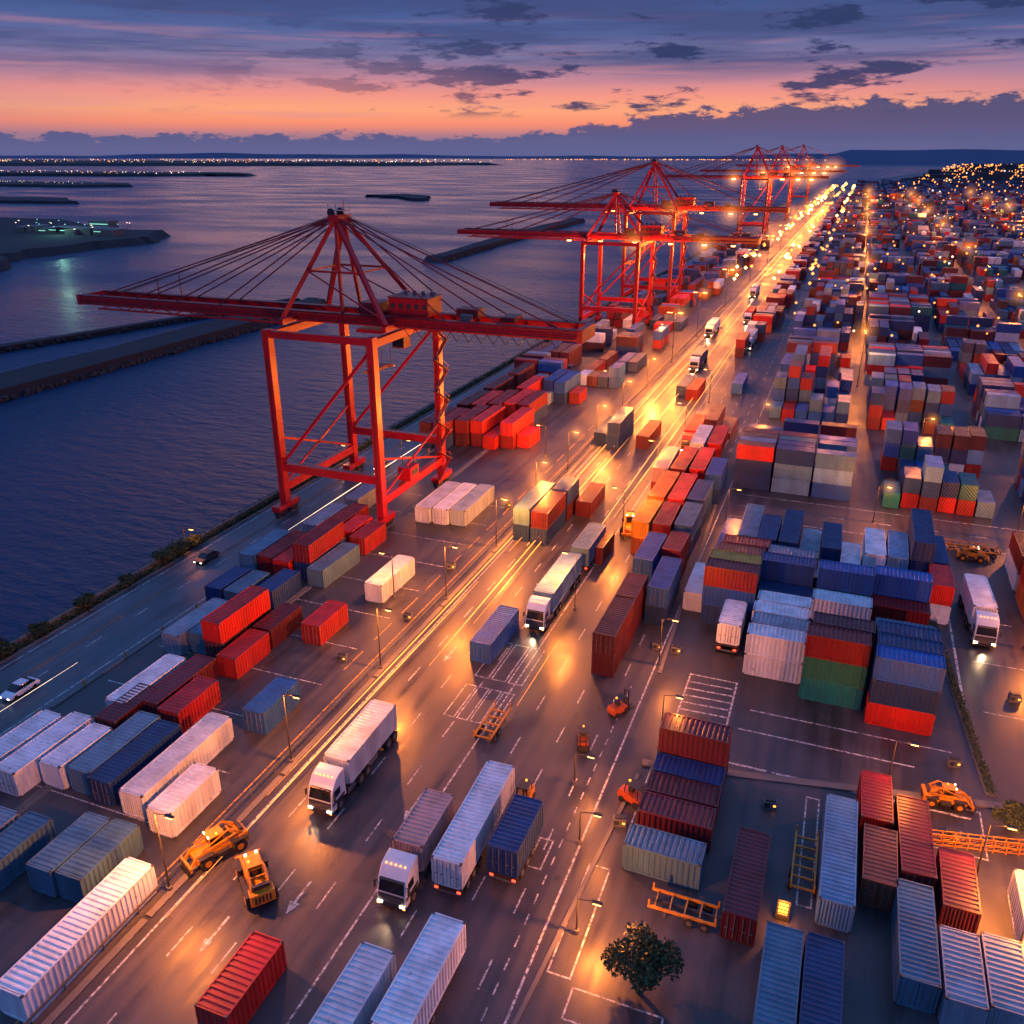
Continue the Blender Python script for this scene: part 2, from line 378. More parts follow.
hills('hills',-22000,13000,-5500,17500,30,110)
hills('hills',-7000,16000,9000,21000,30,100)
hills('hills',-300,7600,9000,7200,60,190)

# ------------------------------------------------------------------ crane
def crane(cy,G=34.5,A=52.0,tip=-143.5,back=-39,name='gantry_crane'):
    e=empty(name,(0,cy,0)); m=M_RED
    xw,xl=-92.5,-72.0; hy=12.2
    b=MB()
    for x in(xw,xl):
        for y in(-hy,hy):
            b.box(x,y,G/2+1.2,1.25,1.6,G-2.6,m)
            b.box(x,y,1.9,1.6,6.5,1.1,m)
            for k in(-2.6,-.9,.9,2.6):
                b.cyl((x-.35,y+k,.55),(x+.35,y+k,.55),.5,M_DARK,12)
            for k in(-1.75,1.75): b.box(x,y+k,1.1,1.1,2.6,.8,M_DARK)
            for zz in (12,20,28): b.box(x,y,zz,1.34,1.7,.18,m)
        b.box(x,0,5.4,1.1,2*hy-1.6,1.5,m)
        b.box(x,0,G-1.2,1.1,2*hy-1.6,1.3,m)
    for y in(-hy,hy):
        b.box((xw+xl)/2,y,9.4,xl-xw-1.25,1.0,1.5,m)
        b.beam((xw+.5,y,10.2),(xl-.5,y,G-2.5),.5,.5,m)
        b.beam((xw,y,G-.9),(xl,y,G-.9),.9,1.2,m)
        b.box((xw+xl)/2,y-.6,10.75,xl-xw-1.5,.05,.05,M_GREY)
        for k in range(9): b.box(xw+1.6+k*2.2,y-.6,10.4,.05,.05,.7,M_GREY)
    b.beam((xw,-hy,6),(xw,hy,15),.4,.4,m); b.beam((xw,hy,6),(xw,-hy,15),.4,.4,m)
    b.beam((xl,-hy+1,6.3),(xl,hy-1,13),.35,.35,m); b.beam((xl,hy-1,6.3),(xl,-hy+1,13),.35,.35,m)
    b.box(xl+.1,-2,7.6,2.6,3.4,2.6,m); b.box(xl+1.45,-2,7.8,.06,2.2,1,M_DARK)
    b.obj('portal_legs',e)
    b=MB()
    for y in(-3.2,3.2):
        b.box((tip+back)/2,y,G+.8,back-tip,.9,1.7,m)
        b.box((tip+back)/2,y,G+1.73,back-tip,1.3,.14,M_DRED)
        x=tip+2
        while x<back: b.box(x,y,G+.8,.16,1.02,1.6,m); x+=3.1
    x=tip+.7
    while x<back:
        b.box(x,0,G+.7,.4,5.5,.6,m)
        if x<back-5: b.beam((x,-2.6,G+.8),(x+4.4,2.6,G+.8),.18,.18,m); b.beam((x,2.6,G+.6),(x+4.4,-2.6,G+.6),.18,.18,m)
        x+=4.4
    b.box(tip,0,G+.8,.9,7.6,1.9,m); b.box(back,0,G+.8,.9,7.6,2.2,m)
    for y in(-4.4,4.4):
        b.box((tip+back)/2,y,G+.5,back-tip-1,1.0,.1,M_DRED)
        for zz in (1.15,1.6): b.box((tip+back)/2,y+math.copysign(.5,y),G+zz,back-tip-1,.06,.06,m)
        x=tip+1
        while x<back-1: b.box(x,y+math.copysign(.5,y),G+1.05,.07,.07,1.05,m); x+=2.2
    for y in(-2.1,2.1):
        b.box((xw+tip)/2,y,G-1.0,xw-tip-6,.3,.3,m)
        x=tip+4
        while x<xw-7: b.beam((x,y,G-1),(x+3,y,G),.16,.16,m); b.beam((x+3,y,G),(x+6,y,G-1),.16,.16,m); x+=6
    x=xl+2
    while x<back-3: b.beam((x,-4.6,G+.2),(x+1.1,-4.6,G-1.3),.1,.1,M_DARK); b.beam((x+1.1,-4.6,G-1.3),(x+2.2,-4.6,G+.2),.1,.1,M_DARK); x+=2.2
    b.obj('boom',e)
    b=MB(); ax=-84
    for s_ in(-1,1):
        y=s_*2.2
        b.beam((xw,s_*hy*.6,G+1),(ax,y*.6,A),.75,.75,m); b.beam((xl,s_*hy*.6,G+1),(ax,y*.6,A),.75,.75,m)
        b.beam((ax,y*.6,A),(ax+1.2,s_*3.2,G+1.8),.5,.5,m)
        b.beam((xw+4.4,s_*5,G+9),(xl-6,s_*5,G+9),.35,.35,m)
        b.beam((xw+4.4,s_*5,G+9),(xl,s_*7,G+1.5),.22,.22,m)
    for x in (xw,xl): b.beam((x,-hy*.66,G+.4),(x,hy*.66,G+.4),.8,1.0,m)
    b.box(ax,0,A,2.0,4.2,1.1,m); b.box(ax,0,A+1.2,3.0,2.6,.12,M_GREY)
    for k in(-1.5,1.5): b.cyl((ax-.8,k,A+.9),(ax-.8,k+.3,A+.9),.7,M_DARK,12)
    b.box(ax+1,0,A+2,.08,.08,2,m)
    for sx in(-1,1):
        for sy in(-1,1): b.box(ax+sx*1.4,sy*1.2,A+1.8,.06,.06,1.1,m)
    b.beam((xw+4.4,-5,G+9),(xw+4.4,5,G+9),.3,.3,m); b.beam((xl-6,-5,G+9),(xl-6,5,G+9),.3,.3,m)
    b.obj('a_frame_tower',e)
    b=MB(); r=.13
    for y in(-2,2):
        for tx in(tip+5,tip+14,tip+24,tip+34): b.cyl((ax,y*.7,A+.3),(tx,y*1.5,G+1.8),r,M_DRED,6)
        for tx in(back-4,back-14,xl+9): b.cyl((ax,y*.7,A+.3),(tx,y*1.5,G+1.8),r,M_DRED,6)
        b.cyl((ax,y*.3,A+.8),(tip+10,y*.4,G+2.6),.05,M_CABLE,5)
        b.cyl((ax,y*.3,A+.8),(back-2,y*.4,G+2.6),.05,M_CABLE,5)
        b.cyl((tip+20,y*1.5,G+1.8),(tip+20,y*1.5,G+6),.1,M_DRED,5)
    b.obj('stay_cables',e)
    b=MB()
    b.box(xl+2,0,G+3.4,7.5,5.4,3.0,M_RED); b.box(xl+2,0,G+5.0,7.9,5.8,.22,M_DRED); b.box(xl-6,0,G+2.8,4,4.6,1.8,M_DRED)
    for k in range(5): b.box(xl-.9+k*1.5,-2.72,G+3.6,.8,.05,.9,M_DARK)
    b.box(xl+12,1,G+2.6,4,3,1.6,M_DRED); b.box(xl+12.4,-1.6,G+2.2,2,1,1,M_GREY)
    b.box(xl+20,0,G+2.3,2.4,4,.9,M_DRED)
    for k in range(4): b.cyl((xl-.4+k*1.7,1.2,G+5.1),(xl-.4+k*1.7,1.2,G+5.7),.35,M_GREY,8)
    b.obj('machinery_house',e,bevel=.06)
    b=MB()
    b.box(-78,0,G-1.2,5,5.6,.6,M_RED); b.box(-74,1.6,G-3.2,2.4,2.6,2.5,M_DRED); b.box(-75.23,1.6,G-3.4,.05,2.3,1.6,M_GLASS); b.box(-74,.27,G-3.4,2.1,.05,1.6,M_GLASS)
    for dx in(-1.6,1.6):
        for y in(-1.6,1.6): b.cyl((-78+dx,y,G-1.5),(-78+dx,y,G-8),.05,M_CABLE,5)
    b.box(-78,0,G-8.3,1.4,6.4,.5,M_DRED); b.box(-78,3.3,G-8.5,2.6,.4,.4,M_YEL);b.box(-78,-3.3,G-8.5,2.6,.4,.4,M_YEL)
    b.obj('trolley_and_spreader',e)
    b=MB(); z0=2.5; k=0
    while z0<G-4:
        a0,a1=(hy+1.1,hy-4) if k%2 else (hy-4,hy+1.1)
        b.beam((xl+1.3,a0,z0),(xl+1.3,a1,z0+3),.7,.12,M_DRED); b.beam((xl+1.7,a0,z0+1),(xl+1.7,a1,z0+4),.05,.05,m); b.box(xl+1.3,a1,z0+3,1.1,1.1,.08,M_DRED); z0+=3; k+=1
    for x in(xw,xl):
        for y in(-hy,hy): b.box(x,y-.87,G*.5,.35,.08,G*.7,M_DRED)
    b.obj('access_stairs',e)
    return e
LCOL=(1,.25,.032)
def lamp_light(parent,loc,power,col=LCOL,rad=.3):
    l=bpy.data.lights.new('lamp_light','POINT'); l.energy=power; l.color=col; l.shadow_soft_size=rad
    o=bpy.data.objects.new('lamp_light',l); COL.objects.link(o); o.location=loc
    if parent: o.parent=parent
    return o
# added glowing spheres, emission-only volumes, imitate halos around the strong lamps
def halomat(st):
    m=bpy.data.materials.new('added_lamp_halo'); m.use_nodes=True; nt=m.node_tree; nt.nodes.clear()
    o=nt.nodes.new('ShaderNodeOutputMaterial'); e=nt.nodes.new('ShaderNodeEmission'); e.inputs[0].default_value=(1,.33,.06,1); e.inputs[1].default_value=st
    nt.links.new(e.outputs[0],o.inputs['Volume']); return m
HALO={}
def add_halo(parent,loc,r,peak=.9):
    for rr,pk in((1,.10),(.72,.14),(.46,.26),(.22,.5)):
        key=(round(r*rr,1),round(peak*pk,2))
        if key not in HALO:
            me=bpy.data.meshes.new('halo_ball'); bm=bmesh.new(); bmesh.ops.create_icosphere(bm,subdivisions=3,radius=1); bm.to_mesh(me); bm.free()
            me.materials.append(halomat(peak*pk/(2*r*rr))); HALO[key]=me
        inst(HALO[key],'added_lamp_halo',loc,parent=parent,scale=(r*rr,)*3)

cr1=crane(134)
cr2=crane(322,33.5,49,-146,-32)
cr3=crane(384,40.5,59,-158,-28)
cr4=crane(760,45,68,-160,-28); cr5=crane(980,46,70,-165,-20); cr6=crane(1300,48,74,-170,-10)
for c,G in((cr2,33.5),(cr3,40.5),(cr4,45),(cr5,46),(cr6,48)):
    y=c.location.y; f=1 if y<500 else 2.2
    for i,x in enumerate((-100,-88,-75,-62,-50,-40)):
        b=MB(); b.box(x,-5.2,G-.4,1.2*f,.8,.5,M_DARK); b.box(x,-5.2,G-.85,1.3*f,1.1*f,.35*f,M_SODF); b.obj('floodlight',c)
        if i in (2,4) or (y>500 and i in(0,5)): add_halo(c,(x,-5.4,G-.9),3.4+y*.0085,1.3)
    lamp_light(c,(-66,-7,G-4),42000*f,rad=.6)
    lamp_light(c,(-88,-7,G-6),22000*f,rad=.6)

# ------------------------------------------------------------------ street lamps
def lamp_mesh(h):
    b=MB(); k=1 if h<12 else 2.2
    b.cyl((0,0,0),(0,0,h),.11,M_DARK,8,.06); b.cyl((0,0,0),(0,0,.5),.25,M_CONC,8)
    b.cyl((0,0,h-.05),(1.4,0,h+.25),.045,M_DARK,6); b.box(1.7,0,h+.23,.9*k,.3*k,.14,M_DARK); b.box(1.7,0,h+.1,.7*k,.26*k,.08*k,M_SODF)
    if h>12: b.box(-1.7,0,h+.23,.9*k,.3*k,.14,M_DARK); b.box(-1.7,0,h+.1,.7*k,.26*k,.08*k,M_SODF); b.cyl((0,0,h-.05),(-1.4,0,h+.25),.045,M_DARK,6)
    return b.mesh('street_lamp')
LM={h:lamp_mesh(h) for h in(4,7,9,16)}
def slamp(x,y,h,p,rz=0,col=LCOL,mr=0):
    e=empty('street_lamp',(x,y,0),rz); inst(LM[h],'pole_and_head',(0,0,0),parent=e)
    if p: lamp_light(e,(1.7,0,h-.15),p,col,.2 if h<12 else .5)
    if mr: add_halo(e,(1.7,0,h),mr,1.0)
    return e
# ------------------------------------------------------------------ trucks
def wheel(b,x,y,r=.56,w=.36):
    b.cyl((x-w/2,y,r),(x+w/2,y,r),r,M_RUB,18); s=1 if x>0 else -1
    b.cyl((x+s*w/2,y,r),(x+s*(w/2+.03),y,r),r*.52,M_GREY,12)
def truck(x,y,rz=0,cab=M_WHITE,box='white',t='L',lights=True,name='articulated_truck'):
    e=empty(name,(x,y,0),rz); e.scale=(1.15,)*3; K=1.15
    L=LEN[t]/K
    b=MB()
    prof=[(0,.55),(-.03,1.2),(.02,1.75),(.28,2.75),(.55,3.1),(.95,3.55),(1.6,3.75),(2.35,3.8),(2.4,1.0),(1.95,1.0),(1.85,1.25),(.85,1.25),(.75,.55)]
    b.prism(prof,-1.22,1.22,cab)
    b.obj('cab',e,bevel=.06)
    b=MB()
    b.quad([(-1.1,-.02,1.78),(1.1,-.02,1.78),(1.02,.235,2.7),(-1.02,.235,2.7)],M_GLASS)
    b.box(0,-.05,1.15,2.2,.06,.95,M_DARK)
    for k in range(4): b.box(0,-.09,.88+k*.17,1.8,.03,.04,M_CHROME)
    b.box(0,-.06,.6,2.44,.16,.36,M_DARK)
    for s in(-1,1):
        b.box(s*1.235,.95,2.2,.03,.95,.75,M_GLASS); b.box(s*1.45,.15,2.2,.12,.2,.65,M_DARK); b.box(s*1.33,.2,2.5,.2,.05,.05,M_DARK)
        b.box(s*.95,-.15,.8,.42,.08,.2,M_HEAD if lights else M_CHROME)
        b.box(s*1.1,-.15,.62,.2,.07,.1,M_AMB)
        b.cyl((s*1.0,2.55,1.1),(s*1.0,2.55,3.5),.09,M_CHROME,8)
        b.box(s*.85,3.6,.75,.55,1.6,.6,M_CHROME)
        b.box(s*1.235,1.1,1.35,.03,2.0,.25,M_DARK)
    b.box(0,.3,2.82,2.1,.35,.06,M_DARK)
    for k in range(5): b.box(-.8+k*.4,1.0,3.68,.12,.1,.08,M_AMB)
    b.obj('glass_grille_and_lamps',e)
    b=MB()
    for s in(-1,1):
        b.box(s*.45,4.0,.95,.16,6.8,.28,M_DARK); b.box(s*.5,3.4+L/2,1.24,.16,L-.6,.24,M_DARK)
    for k in range(6): b.box(0,4+k*(L-1)/5,1.2,2.3,.12,.16,M_DARK)
    for s in(-1,1):
        wheel(b,s*1.05,1.35)
        for yy in(4.9,6.15): wheel(b,s*1.05,yy,w=.5)
        for yy in((L+.1,L+1.35,L+2.6) if t=='L' else (L+1.2,L+2.45)): wheel(b,s*1.05,yy,w=.5)
        b.box(s*1.1,L*.55+2,.75,.05,L*.3,.5,M_GREY)
        b.box(s*.9,3.3+L,.95,.35,.06,.16,M_REDL)
        for k in range(5): b.box(s*1.2,4.5+k*(L-2)/5,1.3,.04,.14,.07,M_AMB)
    b.box(0,3.28+L,.7,2.3,.1,.14,M_GREY)
    b.obj('chassis_and_wheels',e)
    if box: inst(CM[t],'container_box',(0,3.0+L/2,1.38),math.pi,parent=e,color=jit(C[box]),scale=(1/K*1.02,1/K,1/K))
    if lights:
        l=bpy.data.lights.new('headlight_beam','SPOT'); l.energy=1200; l.spot_size=math.radians(75); l.spot_blend=.9; l.color=(1,.65,.35); l.shadow_soft_size=.2
        o=bpy.data.objects.new('headlight_beam',l); COL.objects.link(o); o.parent=e; o.location=(0,-.4,.85); o.rotation_euler=(math.radians(-82),0,0)
    return e
def trailer_only(x,y,t,col,rz=0):
    e=empty('semi_trailer',(x,y,0),rz); L=LEN[t]; b=MB()
    for s in(-1,1):
        b.box(s*.55,L/2,1.15,.18,L-.4,.3,M_DARK)
        for yy in(1.6,3.0,4.4): wheel(b,s*1.15,yy,.58,.5)
        b.box(s*.8,L-3,.6,.14,.14,1.2,M_GREY); b.box(s*1.1,.05,.95,.35,.08,.18,M_REDL)
    for k in range(7): b.box(0,.5+k*(L-1)/6,1.2,2.6,.14,.18,M_DARK)
    b.box(0,.04,.7,2.4,.1,.14,M_GREY)
    b.obj('chassis_and_wheels',e); inst(CM[t],'container_box',(0,L/2,1.36),0,parent=e,color=jit(C[col])); return e
def skeletal(x,y,rz=0,L=9,m=M_YEL):
    e=empty('skeletal_trailer',(x,y,0),rz); b=MB()
    for s in(-1,1):
        b.box(s*1.0,L/2,.95,.16,L,.24,m)
        for yy in(1.0,2.3): wheel(b,s*1.05,yy,.45,.35)
        b.box(s*.85,L-1.5,.45,.12,.12,.9,M_GREY)
        for yy in (.1,L-.1): b.box(s*1.0,yy,1.35,.14,.14,.6,m)
    k=0
    while k<L: b.box(0,k+.2,.95,1.86,.12,.16,m); k+=1.3
    b.box(0,L/2,.8,.2,L-.4,.2,M_DARK)
    b.obj('frame_and_wheels',e); return e
def railing(p,q,h=1.5):
    b=MB(); p=Vector((*p,0)); q=Vector((*q,0)); n=max(2,int((q-p).length/1.1)); up=Vector((0,0,1))
    for k in(0,1):
        off=(q-p).cross(up).normalized()*(.55*k)
        for zz in(.25,.8,h): b.beam(p+off+up*zz,q+off+up*zz,.08,.08,M_YEL)
        for i in range(n+1):
            c=p.lerp(q,i/n)+off; b.beam(c,c+up*(h+.05),.1,.1,M_YEL)
            if i<n: d=p.lerp(q,(i+1)/n)+off; b.beam(c+up*.25,d+up*.8,.05,.05,M_YEL)
    b.obj('yellow_railing')
def loader(x,y,rz=0,s=1.0,name='reach_stacker'):
    e=empty(name,(x,y,0),rz); e.scale=(s,)*3; b=MB(); m=M_YEL
    b.prism([(-3.4,.9),(-3.4,1.7),(-2.6,2.0),(1.2,2.0),(2.6,2.3),(3.4,2.2),(3.5,.9)],-1.1,1.1,m)
    b.box(0,3.0,1.7,2.7,1.3,1.5,m)
    b.obj('chassis',e,bevel=.08)
    b=MB()
    for sx in(-1,1):
        for yy in(-2.2,2.2):
            b.cyl((sx*1.15,yy,.95),(sx*1.75,yy,.95),.95,M_RUB,20); b.cyl((sx*1.75,yy,.95),(sx*1.79,yy,.95),.45,m,12)
            b.box(sx*1.42,yy,2.05,.8,2.0,.12,M_DARK)
        b.box(sx*1.5,0,1.3,.5,1.6,.7,M_DARK)
        for zz in (2.5,2.9): b.box(sx*1.2,1.9,zz,.05,2.2,.05,M_DARK)
    b.obj('wheels_and_mudguards',e)
    b=MB()
    b.box(0,.6,3.35,1.5,.1,.2,m); b.box(0,-.35,3.75,1.7,2.1,.14,m)
    for sx in(-.7,.7):
        for yy in(-1.3,.55): b.box(sx,yy,2.9,.1,.1,1.7,m)
    b.box(0,-.38,2.85,1.34,1.75,1.5,M_GLASS); b.box(0,-.38,2.15,1.5,1.9,.3,m)
    b.box(.5,-.2,3.9,.18,.18,.2,M_AMB)
    b.obj('operator_cab',e)
    b=MB()
    for sx in(-1,1):
        b.beam((sx*.95,2.9,2.6),(sx*.95,-3.2,2.2),.28,.42,m); b.beam((sx*.95,-3.2,2.2),(sx*.95,-4.3,.9),.24,.35,m)
        b.beam((sx*.95,2.9,2.6),(sx*.95,1.2,3.9),.2,.25,m); b.beam((sx*.95,1.2,3.9),(sx*.95,-2.6,2.6),.14,.14,m)
        b.cyl((sx*.6,.5,1.6),(sx*.85,-2.6,2.2),.12,M_CHROME,8)
    b.box(0,-4.3,1.0,2.9,.3,.7,m)
    for k in range(7): b.box(-1.3+k*.43,-4.6,.7,.1,.4,.8,M_DARK)
    b.box(0,1.6,3.1,1.7,.18,.18,m); b.box(0,2.9,2.9,2.0,.4,.5,M_DARK)
    for k in range(5): b.box(-.8+k*.4,3.68,1.7,.22,.05,.9,M_DARK)
    for sx in(-.6,.6): b.box(sx,-1.35,3.95,.3,.12,.2,M_HEAD)
    b.obj('lifting_boom',e); return e
def forklift(x,y,rz=0,s=1.0):
    e=empty('forklift',(x,y,0),rz); e.scale=(s,)*3; b=MB(); m=M_ORANGE if R()<.4 else M_YEL
    b.prism([(-1.0,.4),(-1.0,1.0),(-.3,1.1),(.2,1.35),(1.3,1.4),(1.5,.9),(1.4,.4)],-.62,.62,m)
    for sx in(-1,1):
        b.cyl((sx*.45,-.75,.42),(sx*.72,-.75,.42),.42,M_RUB,14); b.cyl((sx*.45,.95,.35),(sx*.7,.95,.35),.35,M_RUB,14)
        b.box(sx*.35,-1.25,1.55,.14,.16,2.8,M_DARK); b.box(sx*.3,-2.0,.18,.16,1.3,.08,M_DARK)
        for yy,zz in((-.85,2.35),(.75,2.35)): b.beam((sx*.55,yy,1.1),(sx*.5,yy*.85,zz),.08,.08,M_DARK)
    for zz in(.5,1.6,2.85): b.box(0,-1.25,zz,.84,.18,.12,M_DARK)
    b.box(0,-1.4,.6,1.1,.08,.6,M_DARK); b.box(0,-.05,2.38,1.15,1.5,.08,M_DARK); b.box(0,.25,1.55,.5,.5,.5,M_DARK); b.box(0,.5,2.48,.16,.16,.14,M_AMB)
    b.obj('body_and_mast',e); return e
def car(x,y,rz=0,m=M_WHITE,name='parked_car'):
    e=empty(name,(x,y,0),rz); b=MB()
    b.prism([(-2.2,.35),(-2.25,.75),(-1.2,.95),(2.1,.95),(2.25,.7),(2.2,.35)],-.9,.9,m); b.obj('body',e,bevel=.08)
    b=MB(); b.prism([(-1.25,.95),(-.5,1.42),(1.1,1.45),(1.9,.95)],-.76,.76,M_GLASS); b.box(0,.3,1.46,1.4,1.3,.05,m); b.obj('cabin',e,bevel=.05)
    b=MB()
    for sx in(-.8,.8):
        for yy in(-1.35,1.35): b.cyl((sx-.1,yy,.33),(sx+.1,yy,.33),.33,M_RUB,14)
        b.box(sx*.8,-2.24,.62,.3,.04,.14,M_HEAD); b.box(sx*.8,2.25,.65,.3,.04,.12,M_REDL)
    b.obj('wheels_and_lamps',e)

truck(-42.6,56.2,math.radians(1),M_WHITE,'white','M')
truck(-30.2,48.4,math.radians(1.5),M_WHITE,'pink','S')
truck(-34.6,98,0,M_WHITE,'lblue','L'); trailer_only(-34.2,118.0,'M','steel')
trailer_only(-26.2,51.4,'L','white',math.radians(1.5)); trailer_only(-23.4,35.6,'M','white'); trailer_only(-27.4,31.0,'M','white')
trailer_only(-22.1,54.5,'S','navy')
truck(-8.6,112.5,math.pi,M_WHITE,'white','S',False)
truck(23.8,116,math.radians(2),M_WHITE,'white','M')
truck(-29.0,183,0,M_ORANGE,'red','L'); truck(-41.5,262,0,M_WHITE,'navy','L'); truck(-46,318,0,M_WHITE,'white','L')
truck(-36,350,0,M_WHITE,'red','L'); truck(-42,420,0,M_WHITE,'white','L'); truck(-30,300,0,M_WHITE,'white','L'); truck(-30,520,0,M_WHITE,'blue','L')
loader(-48.9,48.3,math.radians(-25),.74); loader(-43.0,46.2,math.radians(-130),.8)
loader(16.5,81,math.radians(96),.6); loader(-30.6,137,math.radians(10),.9); loader(-20.6,127,0,.7); loader(25,146,math.radians(90),.6)
forklift(-21,76.5,.3,.95); forklift(-18.8,84,2.6,.95); forklift(-13.5,69.5,1.2,1.05); forklift(-24,65.5,0,1.0); forklift(-7.5,116,1,1.)
skeletal(-31.8,72.5,0,6.5); skeletal(3.6,63,0,7.5); skeletal(-3,57.3,math.pi/2,6); skeletal(29.5,149,math.radians(95),10)
railing((13.6,74.4),(26,77)); railing((26,84.5),(33,85.6)); railing((21.0,150.2),(27.5,150.2))
car(-89.5,61,0,M_WHITE,'car'); car(-93,100,0,M_DARK,'car'); car(-88,150,0,M_GREY,'car')

# ------------------------------------------------------------------ containers
def many(s):
    for q in s.strip().split('\n'):
        q=q.strip()
        if not q: continue
        a=q.split(',')
        stack(float(a[0]),float(a[1]),a[2],a[3],len(a)>4)
many('''
-52.6,28.6,L,white
-60.6,38.5,S,steel
-57.4,38.8,S,steel
-66,36.5,S,steel
-69.6,36,S,grey
-73.5,36,S,grey
-55.8,48.2,S,white
-60.2,49.2,L,white
-64.6,49.4,M,navy
-67.9,49.8,M,steel
-71.3,49.6,S,white
-75,47,M,white
-78.6,46,M,white
-71.9,57.5,S,mar
-66.4,61.5,S,dred
-70,62,M,mar
-73.6,60.8,M,white
-57.2,65,S,blue
-62,84,S,dred
-71.4,75.5,M,mar red
-67.6,73,S,dred
-67.6,80.8,S,mar
-78,75,M,grey
-74.9,76.5,M,steel
-78.2,88,S,steel
-81.6,88,S,navy
-74,90,S,navy
-60,97.5,M,white
-84.2,99,M,steel
-80.9,99.5,M,dred
-77.6,99,M,red
-74.2,100,M,navy dred
-70.8,98.5,M,steel
-81.5,113,M,grey
-78,114,M,dred
-74.5,113,S,red
-70.9,111,S,dred
-81,126,M,grey
-66.8,127,L,white
-63.5,127.4,L,white
-60.2,128,L,grey
-85.5,166,L,navy mar
-82,166,L,navy dred
-78.6,170,L,mar dred
-75,171,L,dred red
-71.6,170,L,red
-68,172,L,dred red
-64.7,174,S,red
-84,183,L,dred mar
-80.5,184,L,mar red
-77,186,L,mar dred
-73.5,188,L,dred red
-70,188,L,navy dred
-84,200,L,dred mar
-80,201,L,dred
-76,203,L,navy red
-72.5,204,M,grey
-84,217,L,mar mar
-80,218,L,grey
-76,214,L,blue
-72,213,L,lblue blue
-68.5,212,L,navy blue
-65,214,S,dred
-47.2,126,L,navy steel
-43.8,125.5,M,navy mar
-43.8,137,S,mar navy
-40.3,140,M,mar
-38.6,88,M,blue
-49,182,L,navy
-45.6,181,L,navy navy
-39.2,183,L,mar
-36.2,229,L,dred
-39.6,232,L,navy
-32.9,122,S,mar
-37,33,S,red
-22.8,91,M,mar mar
-22.8,102,S,mar mar
-19.2,106,M,navy blue
-23.2,114,M,navy blue
-19.8,119,S,mar dred
-26.8,128,M,ora yel
-23.4,128,M,mar dred
-20,129,M,navy steel
-26.8,140,L,mar ora
-23.4,140,L,navy red
-20,141,M,navy navy
-29.5,155,L,dred pink
-26,156,L,grey dred
-22.6,157,L,mar red
-19.2,155,M,navy blue
-25.5,173,L,dred white
-22,174,L,grey red
-8.8,60.5,S,steel,r
-8.6,65.2,S,mar,r
-8.6,68.4,S,mar,r
-8.6,71.6,S,navy,r
-8.6,74.8,S,mar mar,r
-1.2,56,M,mar
6.4,60.4,L,lblue
9.6,72.4,S,dred
9.9,64.2,S,brown
13.0,66.5,M,mar
12.6,54.8,M,steel
15.9,54,S,grey
2.4,46.0,M,steel
5.6,46.0,M,navy
19,54.5,S,grey
22.5,63,S,white
16.4,63.5,S,mar
''')
def pal(w):
    ks=list(w); return random.choices(ks,[w[k] for k in ks])[0]
PA=dict(red=2,dred=3,blue=4,navy=6,steel=4,white=2,grey=3,lblue=2,teal=2,mar=4,ora=.4,green=.2)
front={ (12.6,0):['red','navy','blue'],(12.6,1):['blue','steel','navy'],(12.6,2):['blue','dred','navy'],
 (5,0):['teal','green','dred'],(5,1):['teal','steel','mar'],(-2.4,2):['white','white'],(-2.4,3):['white','grey'],(-2.4,4):['lblue','white'],
 (-9.8,4):['navy','blue','dred'],(-9.8,5):['navy','mar','yel']}
for x,y0,y1,st_ in((12.6,92.5,118,0),(5,95,121,0),(-2.4,98,124,2),(-9.8,109,126,4)):
    k=0; y=y0
    while y<y1:
        cols=front.get((x,st_+k)) or [pal(PA) for _ in range(random.choice((2,2,3)))]
        if k==0 or not(R()<.06): stack(x+U(-.3,.3),y,'S',' '.join(cols),True)
        y+=3.12+U(0,.15); k+=1
x=-13
while x<17:
    t=random.choice('LM'); hh=random.choice((1,2,2,3))
    stack(x,128.5,t,' '.join(pal(dict(white=3,lblue=3,steel=4,navy=4,grey=4,blue=3,dred=1.5,red=.6)) for _ in range(hh)))
    x+=3.2
many('''
-15,112,M,white
18.3,121,S,white red
18.0,129,M,navy navy
31.5,124,M,ora red
35,124,M,red white
31.5,136,M,white dred
35,137,M,red
38.5,126,M,blue red
31,100,M,white
34.4,99,M,steel
''')
PF=dict(navy=8,blue=4,dred=3.5,mar=4.5,red=2,steel=4,grey=1.6,white=.8,lblue=1,teal=1.3,brown=.8,ora=.15)
def block(x0,x1,y0,y1,dens=.93,maxh=4,pal_=PF,name='container_stack_block'):
    b=MB(); base=random.choice((2,3))
    y=y0
    while y<y1-7:
        mode=R()
        if mode<.6:
            t=14.0 if R()<.6 and y+14.2<=y1+3 else 7.2
            x=x0+1.5; h=base
            while x<x1-1.4:
                h=max(0,min(maxh,h+random.choice((-1,-1,0,0,1,1))))
                if R()<.07:h=0
                if R()<dens:
                    dy=U(-.9,.9)
                    for k in range(max(1,h) if h or R()<.5 else 0):
                        c=jit(C[pal(pal_)]); b.box(x+U(-.06,.06),y+t/2+dy+U(-.1,.1),k*CH+CH/2+.02,CW-.06,t-.1,CH-.08,M_CONTA,U(-.008,.008),col=c)
                x+=3.2
            y+=t+.5
        else:
            yy=y
            while yy<y+10:
                x=x0+3.6; h=base
                while x<x1-3:
                    h=max(0,min(maxh,h+random.choice((-1,0,0,1))))
                    if R()<dens:
                        for k in range(h):
                            b.box(x+U(-.15,.15),yy+1.5,k*CH+CH/2+.02,7.1,CW-.06,CH-.08,M_CONTA,U(-.01,.01),col=jit(C[pal(pal_)]))
                    x+=7.5
                yy+=3.2
            y=yy+.4
    if b.v: b.obj(name)
for x0,x1 in((-16.5,9),(11.5,31)): block(x0,x1,166,199,.93,3)
